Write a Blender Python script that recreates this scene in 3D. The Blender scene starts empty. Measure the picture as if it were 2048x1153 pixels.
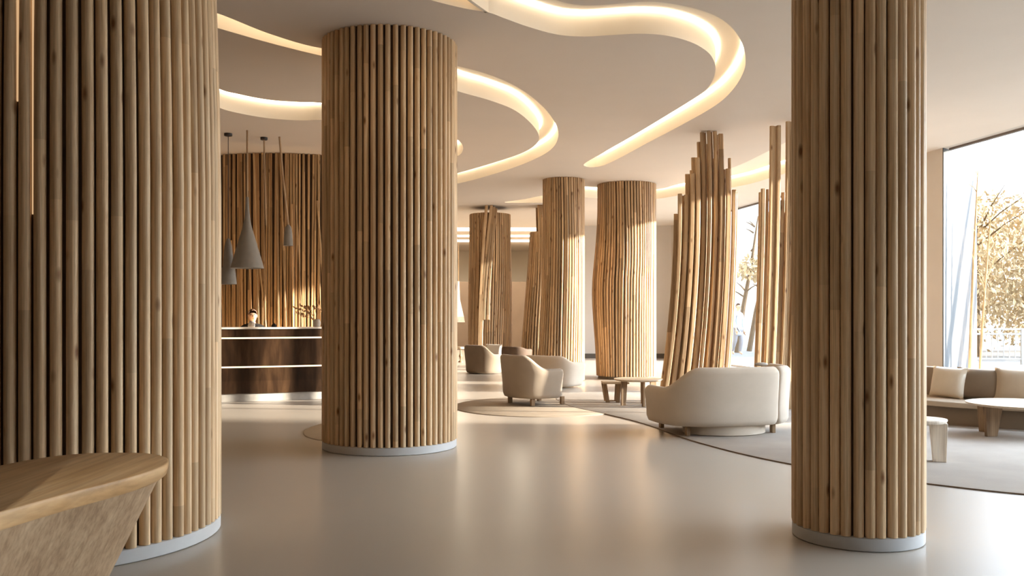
import bpy, bmesh, math, random
from math import sin, cos, pi, radians, sqrt, atan2
from mathutils.geometry import tessellate_polygon
from mathutils import Vector, Matrix, Euler
random.seed(7)
S = bpy.context.scene
C = S.collection
EYE, HOR, FOC, CEIL = 1.35, 630.0, 1800.0, 4.12

def fl(px, py):                       # point of the floor plan seen at a place of the photograph
    Y = EYE*FOC/(py-HOR); return ((px-1024)/FOC*Y, Y)
def ce(px, py):                       # same for the ceiling plane
    Y = (CEIL-EYE)*FOC/(HOR-py); return ((px-1024)/FOC*Y, Y)
def X(px, Y): return (px-1024)/FOC*Y
def Z(py, Y): return EYE+(HOR-py)/FOC*Y

# ------------------------------------------------------------------ materials
def newmat(name):
    m = bpy.data.materials.new(name); m.use_nodes = True
    nt = m.node_tree; return m, nt, nt.nodes['Principled BSDF']
def N(nt, typ, **kw):
    n = nt.nodes.new(typ)
    for k, v in kw.items():
        if k in n.inputs: n.inputs[k].default_value = v
        else: setattr(n, k, v)
    return n
def ramp(nt, fac, stops):
    r = nt.nodes.new('ShaderNodeValToRGB')
    el = r.color_ramp.elements
    while len(el) < len(stops): el.new(.5)
    for e, (p, c) in zip(el, stops): e.position = p; e.color = (*c, 1)
    nt.links.new(fac, r.inputs[0]); return r
def plain(name, col, rough=.6, noise=.06, scale=8, spec=.4, bump=0, bscale=200, sheen=0):
    m, nt, b = newmat(name); L = nt.links
    tc = N(nt, 'ShaderNodeTexCoord')
    n = N(nt, 'ShaderNodeTexNoise', Scale=scale, Detail=4.0)
    L.new(tc.outputs['Object'], n.inputs['Vector'])
    r = ramp(nt, n.outputs['Fac'], [(.25, [c*(1-noise) for c in col]), (.75, [min(1, c*(1+noise)) for c in col])])
    L.new(r.outputs[0], b.inputs['Base Color'])
    b.inputs['Roughness'].default_value = rough; b.inputs['Specular IOR Level'].default_value = spec
    if sheen: b.inputs['Sheen Weight'].default_value = sheen
    if bump:
        n2 = N(nt, 'ShaderNodeTexNoise', Scale=bscale, Detail=2.0); L.new(tc.outputs['Object'], n2.inputs['Vector'])
        bp = N(nt, 'ShaderNodeBump', Strength=bump, Distance=.01); L.new(n2.outputs['Fac'], bp.inputs['Height']); L.new(bp.outputs[0], b.inputs['Normal'])
    return m
def wood(name, dark, mid, light, rough=.55, axis='Z', vary=.25, knots=True, seg=1.7, grain=26, spec=.3):
    m, nt, b = newmat(name); L = nt.links
    tc = N(nt, 'ShaderNodeTexCoord'); oi = N(nt, 'ShaderNodeObjectInfo')
    off = N(nt, 'ShaderNodeVectorMath', operation='SCALE'); off.inputs[0].default_value = (37, 19, 53); L.new(oi.outputs['Random'], off.inputs['Scale'])
    add = N(nt, 'ShaderNodeVectorMath', operation='ADD'); L.new(tc.outputs['Object'], add.inputs[0]); L.new(off.outputs[0], add.inputs[1])
    sc = {'Z': (grain, grain, 1.1), 'Y': (grain, 1.1, grain), 'X': (1.1, grain, grain)}[axis]
    mp = N(nt, 'ShaderNodeMapping'); mp.inputs['Scale'].default_value = sc; L.new(add.outputs[0], mp.inputs[0])
    n = N(nt, 'ShaderNodeTexNoise', Scale=1.0, Detail=5.0, Roughness=.6, Distortion=.3); L.new(mp.outputs[0], n.inputs['Vector'])
    r = ramp(nt, n.outputs['Fac'], [(.28, dark), (.5, mid), (.72, light)])
    mp2 = N(nt, 'ShaderNodeMapping'); mp2.inputs['Scale'].default_value = [s*(5 if s > 2 else 1.6) for s in sc]; L.new(add.outputs[0], mp2.inputs[0])
    n2 = N(nt, 'ShaderNodeTexNoise', Scale=1.0, Detail=3.0); L.new(mp2.outputs[0], n2.inputs['Vector'])
    r2 = ramp(nt, n2.outputs['Fac'], [(.3, (.78, .76, .74)), (.6, (1.04, 1.04, 1.04))])
    mul = N(nt, 'ShaderNodeMix', data_type='RGBA', blend_type='MULTIPLY'); mul.inputs[0].default_value = 1
    L.new(r.outputs[0], mul.inputs[6]); L.new(r2.outputs[0], mul.inputs[7])
    col = mul.outputs[2]
    # each length of pole a tone of its own
    sx = N(nt, 'ShaderNodeSeparateXYZ'); L.new(add.outputs[0], sx.inputs[0])
    dv = N(nt, 'ShaderNodeMath', operation='DIVIDE'); L.new(sx.outputs[axis], dv.inputs[0]); dv.inputs[1].default_value = seg
    fr = N(nt, 'ShaderNodeMath', operation='FLOOR'); L.new(dv.outputs[0], fr.inputs[0])
    wn = N(nt, 'ShaderNodeTexWhiteNoise', noise_dimensions='2D')
    cb = N(nt, 'ShaderNodeCombineXYZ'); L.new(fr.outputs[0], cb.inputs[0]); L.new(oi.outputs['Random'], cb.inputs[1]); L.new(cb.outputs[0], wn.inputs['Vector'])
    mr = N(nt, 'ShaderNodeMapRange'); mr.inputs['To Min'].default_value = 1-vary; mr.inputs['To Max'].default_value = 1+vary*.35; L.new(wn.outputs['Value'], mr.inputs['Value'])
    mu2 = N(nt, 'ShaderNodeMix', data_type='RGBA', blend_type='MULTIPLY'); mu2.inputs[0].default_value = 1
    L.new(col, mu2.inputs[6]); L.new(mr.outputs[0], mu2.inputs[7]); col = mu2.outputs[2]
    if knots:
        ks = {'Z': (9, 9, 3.2), 'Y': (9, 3.2, 9), 'X': (3.2, 9, 9)}[axis]
        mp3 = N(nt, 'ShaderNodeMapping'); mp3.inputs['Scale'].default_value = ks; L.new(add.outputs[0], mp3.inputs[0])
        v = N(nt, 'ShaderNodeTexVoronoi', Scale=1.0); L.new(mp3.outputs[0], v.inputs['Vector'])
        r3 = ramp(nt, v.outputs['Distance'], [(.05, (.34, .22, .14)), (.17, (1, 1, 1))])
        mu3 = N(nt, 'ShaderNodeMix', data_type='RGBA', blend_type='MULTIPLY'); mu3.inputs[0].default_value = 1
        L.new(col, mu3.inputs[6]); L.new(r3.outputs[0], mu3.inputs[7]); col = mu3.outputs[2]
    L.new(col, b.inputs['Base Color'])
    b.inputs['Roughness'].default_value = rough; b.inputs['Specular IOR Level'].default_value = spec
    bp = N(nt, 'ShaderNodeBump', Strength=.12, Distance=.004); L.new(n2.outputs['Fac'], bp.inputs['Height']); L.new(bp.outputs[0], b.inputs['Normal'])
    return m
def glow(name, col, strength):
    m = bpy.data.materials.new(name); m.use_nodes = True; nt = m.node_tree; nt.nodes.clear()
    o = nt.nodes.new('ShaderNodeOutputMaterial'); e = N(nt, 'ShaderNodeEmission'); e.inputs[0].default_value = (*col, 1); e.inputs[1].default_value = strength
    nt.links.new(e.outputs[0], o.inputs[0]); return m

M = {}
M['pole'] = wood('pole_wood', (.53, .345, .18), (.73, .51, .292), (.82, .63, .41), vary=.26)
M['batten'] = wood('batten_wood', (.40, .245, .12), (.57, .375, .205), (.68, .49, .30), vary=.38, grain=30)
M['drum'] = wood('screen_wood', (.36, .20, .09), (.54, .33, .155), (.68, .46, .245), vary=.45, grain=30)
M['core'] = plain('column_core', (.085, .05, .028), .8, .2)
M['plinth'] = plain('plinth_grey', (.52, .51, .49), .5, .04)
M['table'] = wood('table_oak', (.40, .22, .085), (.53, .32, .145), (.63, .42, .22), .42, 'Y', .1, False, 9, 9)
M['pedestal'] = wood('pedestal_oak', (.25, .155, .085), (.36, .24, .14), (.44, .31, .19), .6, 'Z', .06, False, 9, 16)
M['pale_wood'] = wood('pale_ash', (.50, .38, .25), (.62, .49, .35), (.70, .58, .44), .5, 'X', .08, True, 5, 10)
M['leg_wood'] = wood('leg_oak', (.20, .12, .06), (.30, .19, .10), (.38, .25, .14), .5, 'Z', .1, False, 5, 14)
M['birch'] = wood('birch_ply', (.60, .50, .38), (.72, .62, .50), (.79, .71, .60), .5, 'Z', .06, True, 5, 10)
M['walnut'] = wood('walnut', (.014, .007, .004), (.036, .018, .009), (.085, .044, .021), .30, 'Z', .25, False, 3, 5, spec=.18)
M['fabric'] = plain('cream_fabric', (.53, .44, .34), .85, .05, 5, .2, .25, 420, .15)
M['fabric2'] = plain('sand_fabric', (.33, .262, .196), .85, .05, 5, .2, .25, 420, .15)
M['taupe'] = plain('taupe_fabric', (.24, .18, .125), .9, .06, 5, .2, .25, 420, .15)
M['cush_cream'] = plain('cushion_cream', (.68, .58, .45), .9, .05, 6, .2, .3, 350, .15)
M['cush_brown'] = plain('cushion_brown', (.21, .15, .098), .9, .06, 6, .2, .3, 350, .15)
M['cush_tan'] = plain('cushion_tan', (.47, .36, .25), .9, .05, 6, .2, .3, 350, .15)
M['bench'] = plain('bench_fabric', (.25, .185, .125), .9, .06, 6, .2, .2, 350, .1)
M['seatpad'] = plain('bench_seat', (.50, .40, .29), .85, .05, 6, .2, .2, 350, .1)
M['stone'] = plain('grey_stone', (.42, .38, .33), .7, .12, 12)
M['ceiling'] = plain('ceiling_paint', (.69, .60, .505), .8, .015, 1.5, .2)
M['cove'] = plain('cove_paint', (.82, .74, .62), .8, .01, 1.5, .2)
M['wall'] = plain('wall_plaster', (.58, .52, .45), .85, .03, 2, .2)
M['cream_wall'] = plain('cream_plaster', (.74, .67, .57), .85, .02, 2, .2)
M['dark_wall'] = plain('brown_wall', (.16, .11, .075), .8, .08, 2, .2)
M['white'] = plain('white_render', (.80, .785, .76), .85, .02, 2, .2)
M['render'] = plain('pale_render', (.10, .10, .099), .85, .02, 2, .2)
M['trim'] = plain('dark_trim', (.10, .08, .06), .5, .05)
M['frame'] = plain('window_frame', (.16, .13, .11), .5, .05)
M['lamp'] = plain('lamp_grey', (.22, .195, .165), .7, .06, 14, .3)
M['lampdark'] = plain('lamp_dark', (.045, .035, .028), .5, .05)
M['rod'] = wood('rod_wood', (.30, .18, .09), (.42, .27, .15), (.5, .35, .21), .5, 'Z', .1, False)
M['counter_top'] = plain('counter_top', (.76, .70, .62), .3, .03, 6, .5)
M['rug_tan'] = plain('rug_tan', (.36, .285, .21), .95, .10, 3, .1, .4, 500)
M['rug_grey'] = plain('rug_taupe', (.40, .345, .29), .95, .09, 2, .1, .4, 500)
M['pale_oval'] = plain('pale_oval', (.62, .54, .44), .9, .05, 3, .1, .3, 500)
M['rug_edge'] = plain('rug_binding', (.20, .13, .08), .9, .1)
M['black'] = plain('black_cloth', (.012, .010, .009), .8, .1)
M['greytop'] = plain('grey_cloth', (.34, .32, .30), .85, .1)
M['skin'] = plain('skin', (.60, .36, .22), .5, .05)
M['hair'] = plain('brown_hair', (.10, .05, .024), .5, .2, 40)
M['blue'] = plain('blue_cloth', (.40, .44, .50), .85, .08)
M['trouser'] = plain('trouser_cloth', (.24, .23, .24), .85, .08)
M['lid'] = plain('lid', (.66, .62, .56), .3, .03)
M['stem'] = plain('dry_stem', (.22, .13, .065), .8, .2, 30)
M['bloom'] = plain('dry_bloom', (.35, .19, .085), .8, .25, 30)
M['leaf_gold'] = plain('gold_leaf', (.44, .325, .185), .8, .25, 1.2, .2)
M['leaf_pale'] = plain('pale_leaf', (.48, .38, .235), .8, .25, 1.2, .2)
M['bark'] = plain('bark', (.13, .09, .055), .9, .25, 8, .1)
M['twig'] = plain('golden_twig', (.40, .25, .12), .8, .25, 8, .1)
M['ground'] = plain('paving', (.20, .185, .165), .9, .08, .6, .2)
M['rail'] = plain('rail_paint', (.40, .38, .35), .6, .05)
M['strip'] = glow('strip_light', (1, .72, .42), 1.7)
M['covelight'] = glow('cove_light', (1, .82, .60), 5.0)
M['panel'] = glow('ceiling_panel', (1, .90, .74), 12.0)
M['wash'] = glow('wall_washer', (1, .68, .38), 30)
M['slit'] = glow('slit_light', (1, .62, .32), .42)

# floor: polished concrete
M['floor'] = plain('polished_concrete', (.425, .366, .302), .27, .015, .8, .5)
# pane: clear glass with a faint mirror
m = bpy.data.materials.new('pane_glass'); m.use_nodes = True; nt = m.node_tree; nt.nodes.clear(); M['glass'] = m
o = nt.nodes.new('ShaderNodeOutputMaterial'); t = N(nt, 'ShaderNodeBsdfTransparent'); g = N(nt, 'ShaderNodeBsdfGlossy', Roughness=.0)
t.inputs[0].default_value = (.97, .98, .98, 1)
lw_ = N(nt, 'ShaderNodeLayerWeight', Blend=.5); pw_ = N(nt, 'ShaderNodeMath', operation='POWER'); pw_.inputs[1].default_value = 5; nt.links.new(lw_.outputs['Facing'], pw_.inputs[0])
fr = N(nt, 'ShaderNodeMapRange'); fr.inputs['To Min'].default_value = .03; fr.inputs['To Max'].default_value = .6; nt.links.new(pw_.outputs[0], fr.inputs['Value'])
mm = nt.nodes.new('ShaderNodeMixShader')
nt.links.new(fr.outputs[0], mm.inputs[0]); nt.links.new(t.outputs[0], mm.inputs[1]); nt.links.new(g.outputs[0], mm.inputs[2]); nt.links.new(mm.outputs[0], o.inputs[0])

# ------------------------------------------------------------------ mesh helpers
def obj(name, bm, mat, parent=None, smooth=True, sharp=40, loc=None):
    me = bpy.data.meshes.new(name)
    bmesh.ops.recalc_face_normals(bm, faces=bm.faces)
    bm.to_mesh(me); bm.free()
    if mat is not None: me.materials.append(M[mat] if isinstance(mat, str) else mat)
    if smooth:
        for p in me.polygons: p.use_smooth = True
        me.set_sharp_from_angle(angle=radians(sharp))
    o = bpy.data.objects.new(name, me); C.objects.link(o)
    if parent: o.parent = parent
    if loc: o.location = loc
    return o
def link(name, me, parent=None, loc=(0, 0, 0), rz=0):
    o = bpy.data.objects.new(name, me); C.objects.link(o); o.parent = parent; o.location = loc; o.rotation_euler = (0, 0, rz); return o
def thing(name, label, cat, loc=(0, 0, 0), rz=0, group=None):
    o = bpy.data.objects.new(name, None); C.objects.link(o); o.location = loc; o.rotation_euler = (0, 0, rz); o.empty_display_size = .1
    o['label'] = label; o['category'] = cat
    if group: o['group'] = group
    return o
def tag(o, label, cat, group=None):
    o['label'] = label; o['category'] = cat
    if group: o['group'] = group
    return o
def struct(name, bm, mat, parent=None, smooth=False):
    o = obj(name, bm, mat, parent, smooth)
    if not parent: o['kind'] = 'structure'
    return o
def box(bm, x0, y0, z0, x1, y1, z1, bev=0, mtx=None, seg=2):
    r = bmesh.ops.create_cube(bm, size=1)
    vs = r['verts']
    for v in vs: v.co = Vector(((x0+x1)/2+v.co.x*(x1-x0), (y0+y1)/2+v.co.y*(y1-y0), (z0+z1)/2+v.co.z*(z1-z0)))
    if bev:
        es = list({e for v in vs for e in v.link_edges})
        g = bmesh.ops.bevel(bm, geom=es, offset=bev, segments=seg, affect='EDGES', profile=.6)
        vs = list({v for f in g['faces'] for v in f.verts} | {v for v in vs if v.is_valid})
    if mtx:
        for v in vs: v.co = mtx @ v.co
    return bm
def B(*a, **k): return box(bmesh.new(), *a, **k)
def tube(bm, pts, rad, n=8, caps=True):
    pts = [Vector(p) for p in pts]; rings = []
    rads = rad if isinstance(rad, (list, tuple)) else [rad]*len(pts)
    ref = None
    for i, p in enumerate(pts):
        d = (pts[min(i+1, len(pts)-1)]-pts[max(i-1, 0)]).normalized()
        if ref is None: ref = d.orthogonal().normalized()
        u = (ref-d*ref.dot(d)).normalized(); ref = u; w = d.cross(u)
        rings.append([bm.verts.new(p+(u*cos(2*pi*k/n)+w*sin(2*pi*k/n))*rads[i]) for k in range(n)])
    for a, c in zip(rings, rings[1:]):
        for k in range(n): bm.faces.new((a[k], a[(k+1) % n], c[(k+1) % n], c[k]))
    if caps: bm.faces.new(rings[0][::-1]); bm.faces.new(rings[-1])
    return bm
def batten(bm, pts, w, d, ang=0):
    """a squared stick with eased corners along a near-vertical path"""
    e = min(w, d)*.22
    sec = [(-w/2+e, -d/2), (w/2-e, -d/2), (w/2, -d/2+e), (w/2, d/2-e), (w/2-e, d/2), (-w/2+e, d/2), (-w/2, d/2-e), (-w/2, -d/2+e)]
    ca, sa = cos(ang), sin(ang); rings = []
    for p in pts:
        rings.append([bm.verts.new((p[0]+a*ca-b_*sa, p[1]+a*sa+b_*ca, p[2])) for a, b_ in sec])
    for a, c in zip(rings, rings[1:]):
        for k in range(8): bm.faces.new((a[k], a[(k+1) % 8], c[(k+1) % 8], c[k]))
    bm.faces.new(rings[0][::-1]); bm.faces.new(rings[-1]); return bm
def lathe(bm, prof, n=32, cx=0, cy=0):
    rings = []
    for r, z in prof:
        if r < 1e-5: rings.append([bm.verts.new((cx, cy, z))])
        else: rings.append([bm.verts.new((cx+r*cos(2*pi*k/n), cy+r*sin(2*pi*k/n), z)) for k in range(n)])
    for a, c in zip(rings, rings[1:]):
        for k in range(n):
            q = [a[k % len(a)], a[(k+1) % len(a)], c[(k+1) % len(c)], c[k % len(c)]]
            u = []
            for v in q:
                if v not in u: u.append(v)
            if len(u) > 2: bm.faces.new(u)
    return bm
def spline(pts, closed=True, n=8):
    pts = [Vector((*p[:2], 0)) for p in pts]; out = []; L_ = len(pts)
    for i in range(L_ if closed else L_-1):
        if closed: a, b_, c, d = pts[i-1], pts[i], pts[(i+1) % L_], pts[(i+2) % L_]
        else: a, b_, c, d = pts[max(i-1, 0)], pts[i], pts[i+1], pts[min(i+2, L_-1)]
        for k in range(n):
            t = k/n
            out.append(.5*((2*b_)+(c-a)*t+(2*a-5*b_+4*c-d)*t*t+(3*b_-a-3*c+d)*t**3))
    if not closed: out.append(pts[-1])
    return [(p.x, p.y) for p in out]
def extrude_outline(bm, layers):
    """layers: [(outline, z)] all with one point count; closed top and bottom"""
    rings = [[bm.verts.new((x, y, z if not callable(z) else z(x, y))) for x, y in o] for o, z in layers]
    n = len(rings[0])
    for a, c in zip(rings, rings[1:]):
        for k in range(n): bm.faces.new((a[k], a[(k+1) % n], c[(k+1) % n], c[k]))
    bm.faces.new(rings[0][::-1]); bm.faces.new(rings[-1]); return bm
def scaled(o, s, cx=None, cy=None, dx=0, dy=0):
    if cx is None: cx = sum(p[0] for p in o)/len(o); cy = sum(p[1] for p in o)/len(o)
    return [(cx+(x-cx)*s+dx, cy+(y-cy)*s+dy) for x, y in o]
def superell(a, b_, n=48, e=2.6, a0=0, a1=2*pi, end=False):
    out = []
    for k in range(n+(1 if end else 0)):
        t = a0+(a1-a0)*k/n; c, s = cos(t), sin(t)
        out.append((a*math.copysign(abs(c)**(2/e), c), b_*math.copysign(abs(s)**(2/e), s)))
    return out

# ------------------------------------------------------------------ setting
def wx(Y): return 9.65-.168*Y                      # the long window wall runs along this line
WD = Vector((-.168, 1, 0)).normalized(); WN = Vector((1, .168, 0)).normalized()
def wallseg(name, y0, y1, z0, z1, mat, off0=0, off1=.3, parent=None):
    bm = bmesh.new(); vs = []
    for z in (z0, z1):
        for (y, o) in ((y0, off0), (y1, off0), (y1, off1), (y0, off1)):
            p = Vector((wx(y), y, z))+WN*o; vs.append(bm.verts.new(p))
    for f in ((0, 1, 2, 3), (7, 6, 5, 4), (0, 4, 5, 1), (1, 5, 6, 2), (2, 6, 7, 3), (3, 7, 4, 0)): bm.faces.new([vs[i] for i in f])
    return struct(name, bm, mat, parent)

XL, YB, YF, YR, XS = -7.6, -2.6, 39.0, 28.0, 1.75
H2 = CEIL+.55
bm = bmesh.new(); pts = [(XL-.2, YB-.2), (wx(YB)+.1, YB-.2), (wx(YF)+.1+4, YF+.2), (XL-.2, YF+.2)]
pts = [(XL-.2, YB-.2), (wx(YB)+.35, YB-.2), (wx(YR)+.35, YR+.2), (XS+.3, YR+.2), (XS+.3, YF+.2), (XL-.2, YF+.2)]
rim = pts; extrude_outline(bm, [(pts, -.2), (pts, 0)]); struct('floor', bm, 'floor')
struct('wall_left', B(XL-.3, YB, 0, XL, YF, H2), 'dark_wall')
struct('wall_front', B(XL, YB-.3, 0, wx(YB), YB, H2), 'dark_wall')
struct('wall_back', B(XL, YF, 0, XS, YF+.3, H2), 'cream_wall')
struct('wall_corner', B(XS, YR+.3, 0, XS+.3, YF, H2), 'cream_wall')
struct('wall_far', B(XS, YR, 0, wx(YR), YR+.3, H2), 'wall')
struct('baseboard_far', B(XS, YR-.03, 0, wx(YR)-.02, YR-.001, .14), 'trim')
struct('wall_panel', B(-3.2, 34.6, 0, 1.2, 35.0, 2.62), 'dark_wall')      # low brown partition far behind
# window wall on the right
wallseg('wall_right_near', YB, .2, 0, H2, 'wall')
pa, pb = (wx(14.93), 14.93), (wx(16.2), 16.2)
bm = bmesh.new(); extrude_outline(bm, [([pa, (pa[0]+.30, pa[1]+.297), (pb[0]+.30, pb[1]+.05), pb], z) for z in (0, H2)]); struct('wall_right_pier', bm, 'wall')
wallseg('wall_right_end', 26.2, YR+.3, 0, H2, 'wall')
wallseg('wall_right_head', .2, 26.2, CEIL, H2, 'wall')
wallseg('wall_right_sill', .2, 14.93, 0, .42, 'white')
def window(name, y0, y1, z0, z1, mull):
    w = wallseg(name, y0, y1, z1-.035, z1-.001, 'frame', .12, .18)
    wallseg('bottom_rail', y0, y1, z0+.001, z0+.05, 'white', .10, .2, w)
    for y in mull: wallseg('mullion', y-.025, y+.025, z0+.05, z1-.035, 'frame', .11, .19, w)
    ys = [y0]+list(mull)+[y1]
    for a, c in zip(ys, ys[1:]): wallseg('pane', a, c+(.13 if c == 14.93 else 0), z0+.05, z1-.035, 'glass', .145, .155, w)
window('window_1', .2, 14.93, .42, CEIL, (2.8, 5.7, 8.7, 11.6))
window('window_2', 16.2, 26.2, .0, CEIL, (19.4, 24.2))
struct('sun_blocker', B(40, -70, -.2, 42, 6.4, 11.5), 'wall')     # unseen block added to keep the sun off the near panes
# white fin wall standing outside between the two windows
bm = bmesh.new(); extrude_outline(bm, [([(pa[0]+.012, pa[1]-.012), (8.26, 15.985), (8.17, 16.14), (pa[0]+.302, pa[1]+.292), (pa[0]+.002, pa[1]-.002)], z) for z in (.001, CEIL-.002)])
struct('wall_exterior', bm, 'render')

# ceiling with light coves -------------------------------------------------------------
def cs(pts, n=6): return spline([ce(*p) for p in pts], True, n)
coves = []
c1 = [(330, 4), (427, 24), (540, 68), (645, 97), (780, 110), (917, 133), (1000, 158), (1058, 190), (1100, 230), (1117, 268), (1101, 300), (1052, 326), (985, 349), (917, 367), (840, 380), (770, 384),
      (768, 377), (840, 366), (917, 346), (980, 328), (1040, 308), (1071, 290), (1078, 273), (1064, 249), (1030, 221), (980, 201), (917, 183), (780, 140), (645, 112), (540, 86), (427, 54), (330, 30)]
c2 = [(340, 118), (432, 175), (480, 189), (540, 200), (600, 204), (650, 207), (740, 222), (830, 247), (905, 274), (926, 294), (916, 312), (880, 316), (800, 290), (720, 254), (650, 241), (600, 241), (540, 237), (480, 227), (432, 213), (340, 168)]
c3 = [(985, -70), (1040, -32), (1111, 0), (1156, 10), (1192, 11), (1244, 7), (1290, 3.5), (1332, 6), (1385, 16), (1431, 32), (1462, 54), (1483, 84), (1491, 116), (1487, 144), (1466, 179), (1431, 211), (1367, 248), (1297, 285), (1207, 331), (1167, 330.5),
      (1206, 306), (1262, 274), (1332, 232), (1402, 188), (1422, 167), (1431, 141), (1427, 120), (1413, 102), (1381, 84), (1332, 71), (1279, 67.5), (1227, 70), (1167, 73), (1114, 69), (1058, 54), (1010, 37), (977, 25), (930, 17), (861, 0), (780, -25), (700, -55), (840, -75)]
c5 = [(1085, 379), (1100, 374), (1135, 372), (1194, 374), (1250, 378), (1313, 379), (1370, 365), (1467, 335), (1538, 302), (1620, 262), (1660, 262), (1640, 320), (1538, 357), (1467, 375), (1370, 389), (1313, 398), (1250, 401), (1194, 397), (1135, 393), (1095, 386)]
c6 = [(1009, 405), (1050, 398.5), (1094, 391.5), (1150, 398), (1165, 406), (1150, 407), (1094, 406), (1050, 406)]
coves = [cs(c) for c in (c1, c2, c3, c5, c6)]
far_panels = []
for (y0, y1) in ((28.6, 29.8), (31.2, 32.0), (33.2, 34.2)): far_panels.append([(-4.5, y0), (1.3, y0), (1.3, y1), (-4.5, y1)])
cu = bpy.data.curves.new('ceiling', 'CURVE'); cu.dimensions = '2D'; cu.fill_mode = 'BOTH'
room = [(XL, YB), (wx(YB), YB), (wx(YR)+.0, YR), (XS, YR), (XS, YF), (XL, YF)]
for o in [room]+coves+far_panels:
    s = cu.splines.new('POLY'); s.points.add(len(o)-1); s.use_cyclic_u = True
    for p, (x, y) in zip(s.points, o): p.co = (x, y, 0, 1)
tmp = bpy.data.objects.new('tmp', cu); C.objects.link(tmp)
bpy.context.view_layer.update()
me = bpy.data.meshes.new_from_object(tmp.evaluated_get(bpy.context.evaluated_depsgraph_get()))
bpy.data.objects.remove(tmp)
ceil = bpy.data.objects.new('ceiling', me); C.objects.link(ceil); ceil.location.z = CEIL; ceil['kind'] = 'structure'
me.materials.clear(); me.materials.append(M['ceiling'])
def cove(o, depth=.25, mat='covelight', wall='cove'):
    n = len(o); bm = bmesh.new()
    lo = [bm.verts.new((x, y, CEIL)) for x, y in o]; hi = [bm.verts.new((x, y, CEIL+depth)) for x, y in o]
    for k in range(n): bm.faces.new((lo[k], lo[(k+1) % n], hi[(k+1) % n], hi[k]))
    c = obj('cove_light', bm, wall, None, True, 50); c['kind'] = 'structure'; c.name = 'ceiling_cove'
    bm = bmesh.new(); vs_ = [bm.verts.new((x, y, CEIL+depth)) for x, y in o]
    for tri in tessellate_polygon([[Vector((x, y, 0)) for x, y in o]]): bm.faces.new([vs_[i] for i in tri])
    if mat != 'covelight': obj('light_diffuser', bm, mat, c, False); return c
    obj('cove_top', bm, wall, c, False)
    area = sum(o[k][0]*o[(k+1) % n][1]-o[(k+1) % n][0]*o[k][1] for k in range(n)); sg = 1 if area > 0 else -1
    bm = bmesh.new(); R_ = []
    for k in range(n):
        d = (Vector(o[(k+1) % n])-Vector(o[k-1])).normalized(); nr = Vector((-d.y, d.x))*sg; p = Vector(o[k])
        R_.append([bm.verts.new((*(p+nr*q), z)) for q, z in ((.008, CEIL+depth-.004), (.008, CEIL+depth-.016), (.045, CEIL+depth-.016), (.045, CEIL+depth-.004))])
    for k in range(n):
        for j in range(4):
            bm.faces.new((R_[k][j], R_[(k+1) % n][j], R_[(k+1) % n][(j+1) % 4], R_[k][(j+1) % 4]))
    obj('light_line', bm, mat, c, False)
    return c
for o in coves: cv = cove(o)
for o in far_panels: cove(o, .12, 'panel')
# fin that splits the forked end of the big cove
fin = spline([ce(977, 25), ce(958, 12), ce(935, -5), ce(890, -38)], False, 4)
bm = bmesh.new()
for off in (0,):
    a = [bm.verts.new((x, y, CEIL)) for x, y in fin]; c = [bm.verts.new((x, y, CEIL+.25)) for x, y in fin]
    a2 = [bm.verts.new((x-.03, y+.01, CEIL)) for x, y in fin]; c2_ = [bm.verts.new((x-.03, y+.01, CEIL+.25)) for x, y in fin]
    for k in range(len(fin)-1):
        bm.faces.new((a[k], a[k+1], c[k+1], c[k])); bm.faces.new((a2[k], a2[k+1], c2_[k+1], c2_[k])); bm.faces.new((a[k], a[k+1], a2[k+1], a2[k]))
o = obj('ceiling_fin', bm, 'cove'); o['kind'] = 'structure'
bm = bmesh.new(); extrude_outline(bm, [(rim, H2), (rim, H2+.15)]); struct('ceiling_slab', bm, 'ceiling')

# ------------------------------------------------------------------ columns of round poles
def pole_mesh(z0, z1, r, prof=None, rings=8, n=12):
    bm = bmesh.new(); pts = []
    for i in range(rings+1):
        z = z0+(z1-z0)*i/rings; pts.append((prof(z) if prof else 0, 0, z))
    tube(bm, pts, r, n)
    me = bpy.data.meshes.new('wooden_pole'); bmesh.ops.recalc_face_normals(bm, faces=bm.faces); bm.to_mesh(me); bm.free()
    me.materials.append(M['pole'])
    for p in me.polygons: p.use_smooth = True
    me.set_sharp_from_angle(angle=radians(45)); return me
def column(label, cx, cy, r, n, fill, ph=.08, prof=None, group=None, ztop=CEIL, slits=()):
    t = thing('pole_clad_column', label, 'column', (cx, cy, 0), 0, group)
    pr = pi*r/n*fill*.98; rr = r-pr
    bm = bmesh.new(); lathe(bm, [(0, .001), (r-.012, .001), (r-.006, .006), (r-.006, ph-.004), (r-.012, ph), (0, ph)], 72); obj('plinth', bm, 'plinth', t)
    bm = bmesh.new(); zs = [ph+(ztop-ph)*i/10 for i in range(11)]
    lathe(bm, [(0, ph+.001)]+[(rr-pr*.55+(prof(z) if prof else 0), z+.001) for z in zs]+[(0, ztop-.002)], 64); obj('core', bm, 'core', t)
    me = pole_mesh(ph+.001, ztop-.002, pr, prof)
    for k in range(n):
        a = 2*pi*(k+.3)/n+random.uniform(-.08, .08)*2*pi/n
        jr = rr+random.uniform(-.004, .002)
        link('wooden_pole', me, t, (jr*cos(a), jr*sin(a), 0), a)
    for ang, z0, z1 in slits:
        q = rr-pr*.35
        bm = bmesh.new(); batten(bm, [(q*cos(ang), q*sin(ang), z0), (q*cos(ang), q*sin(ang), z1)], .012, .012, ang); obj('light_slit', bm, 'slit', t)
    return t
pA = lambda z: -.055*max(0, min(1, (z-2.1)/2.0))**1.4
column('huge floor-to-ceiling column of round pale poles behind the wooden ledge table', -2.75, 5.5, .93, 76, .80, prof=pA,
       slits=((2*pi*-16.2/76, 2.45, 4.05), (2*pi*-15.2/76, 1.87, 4.05)))
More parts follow.
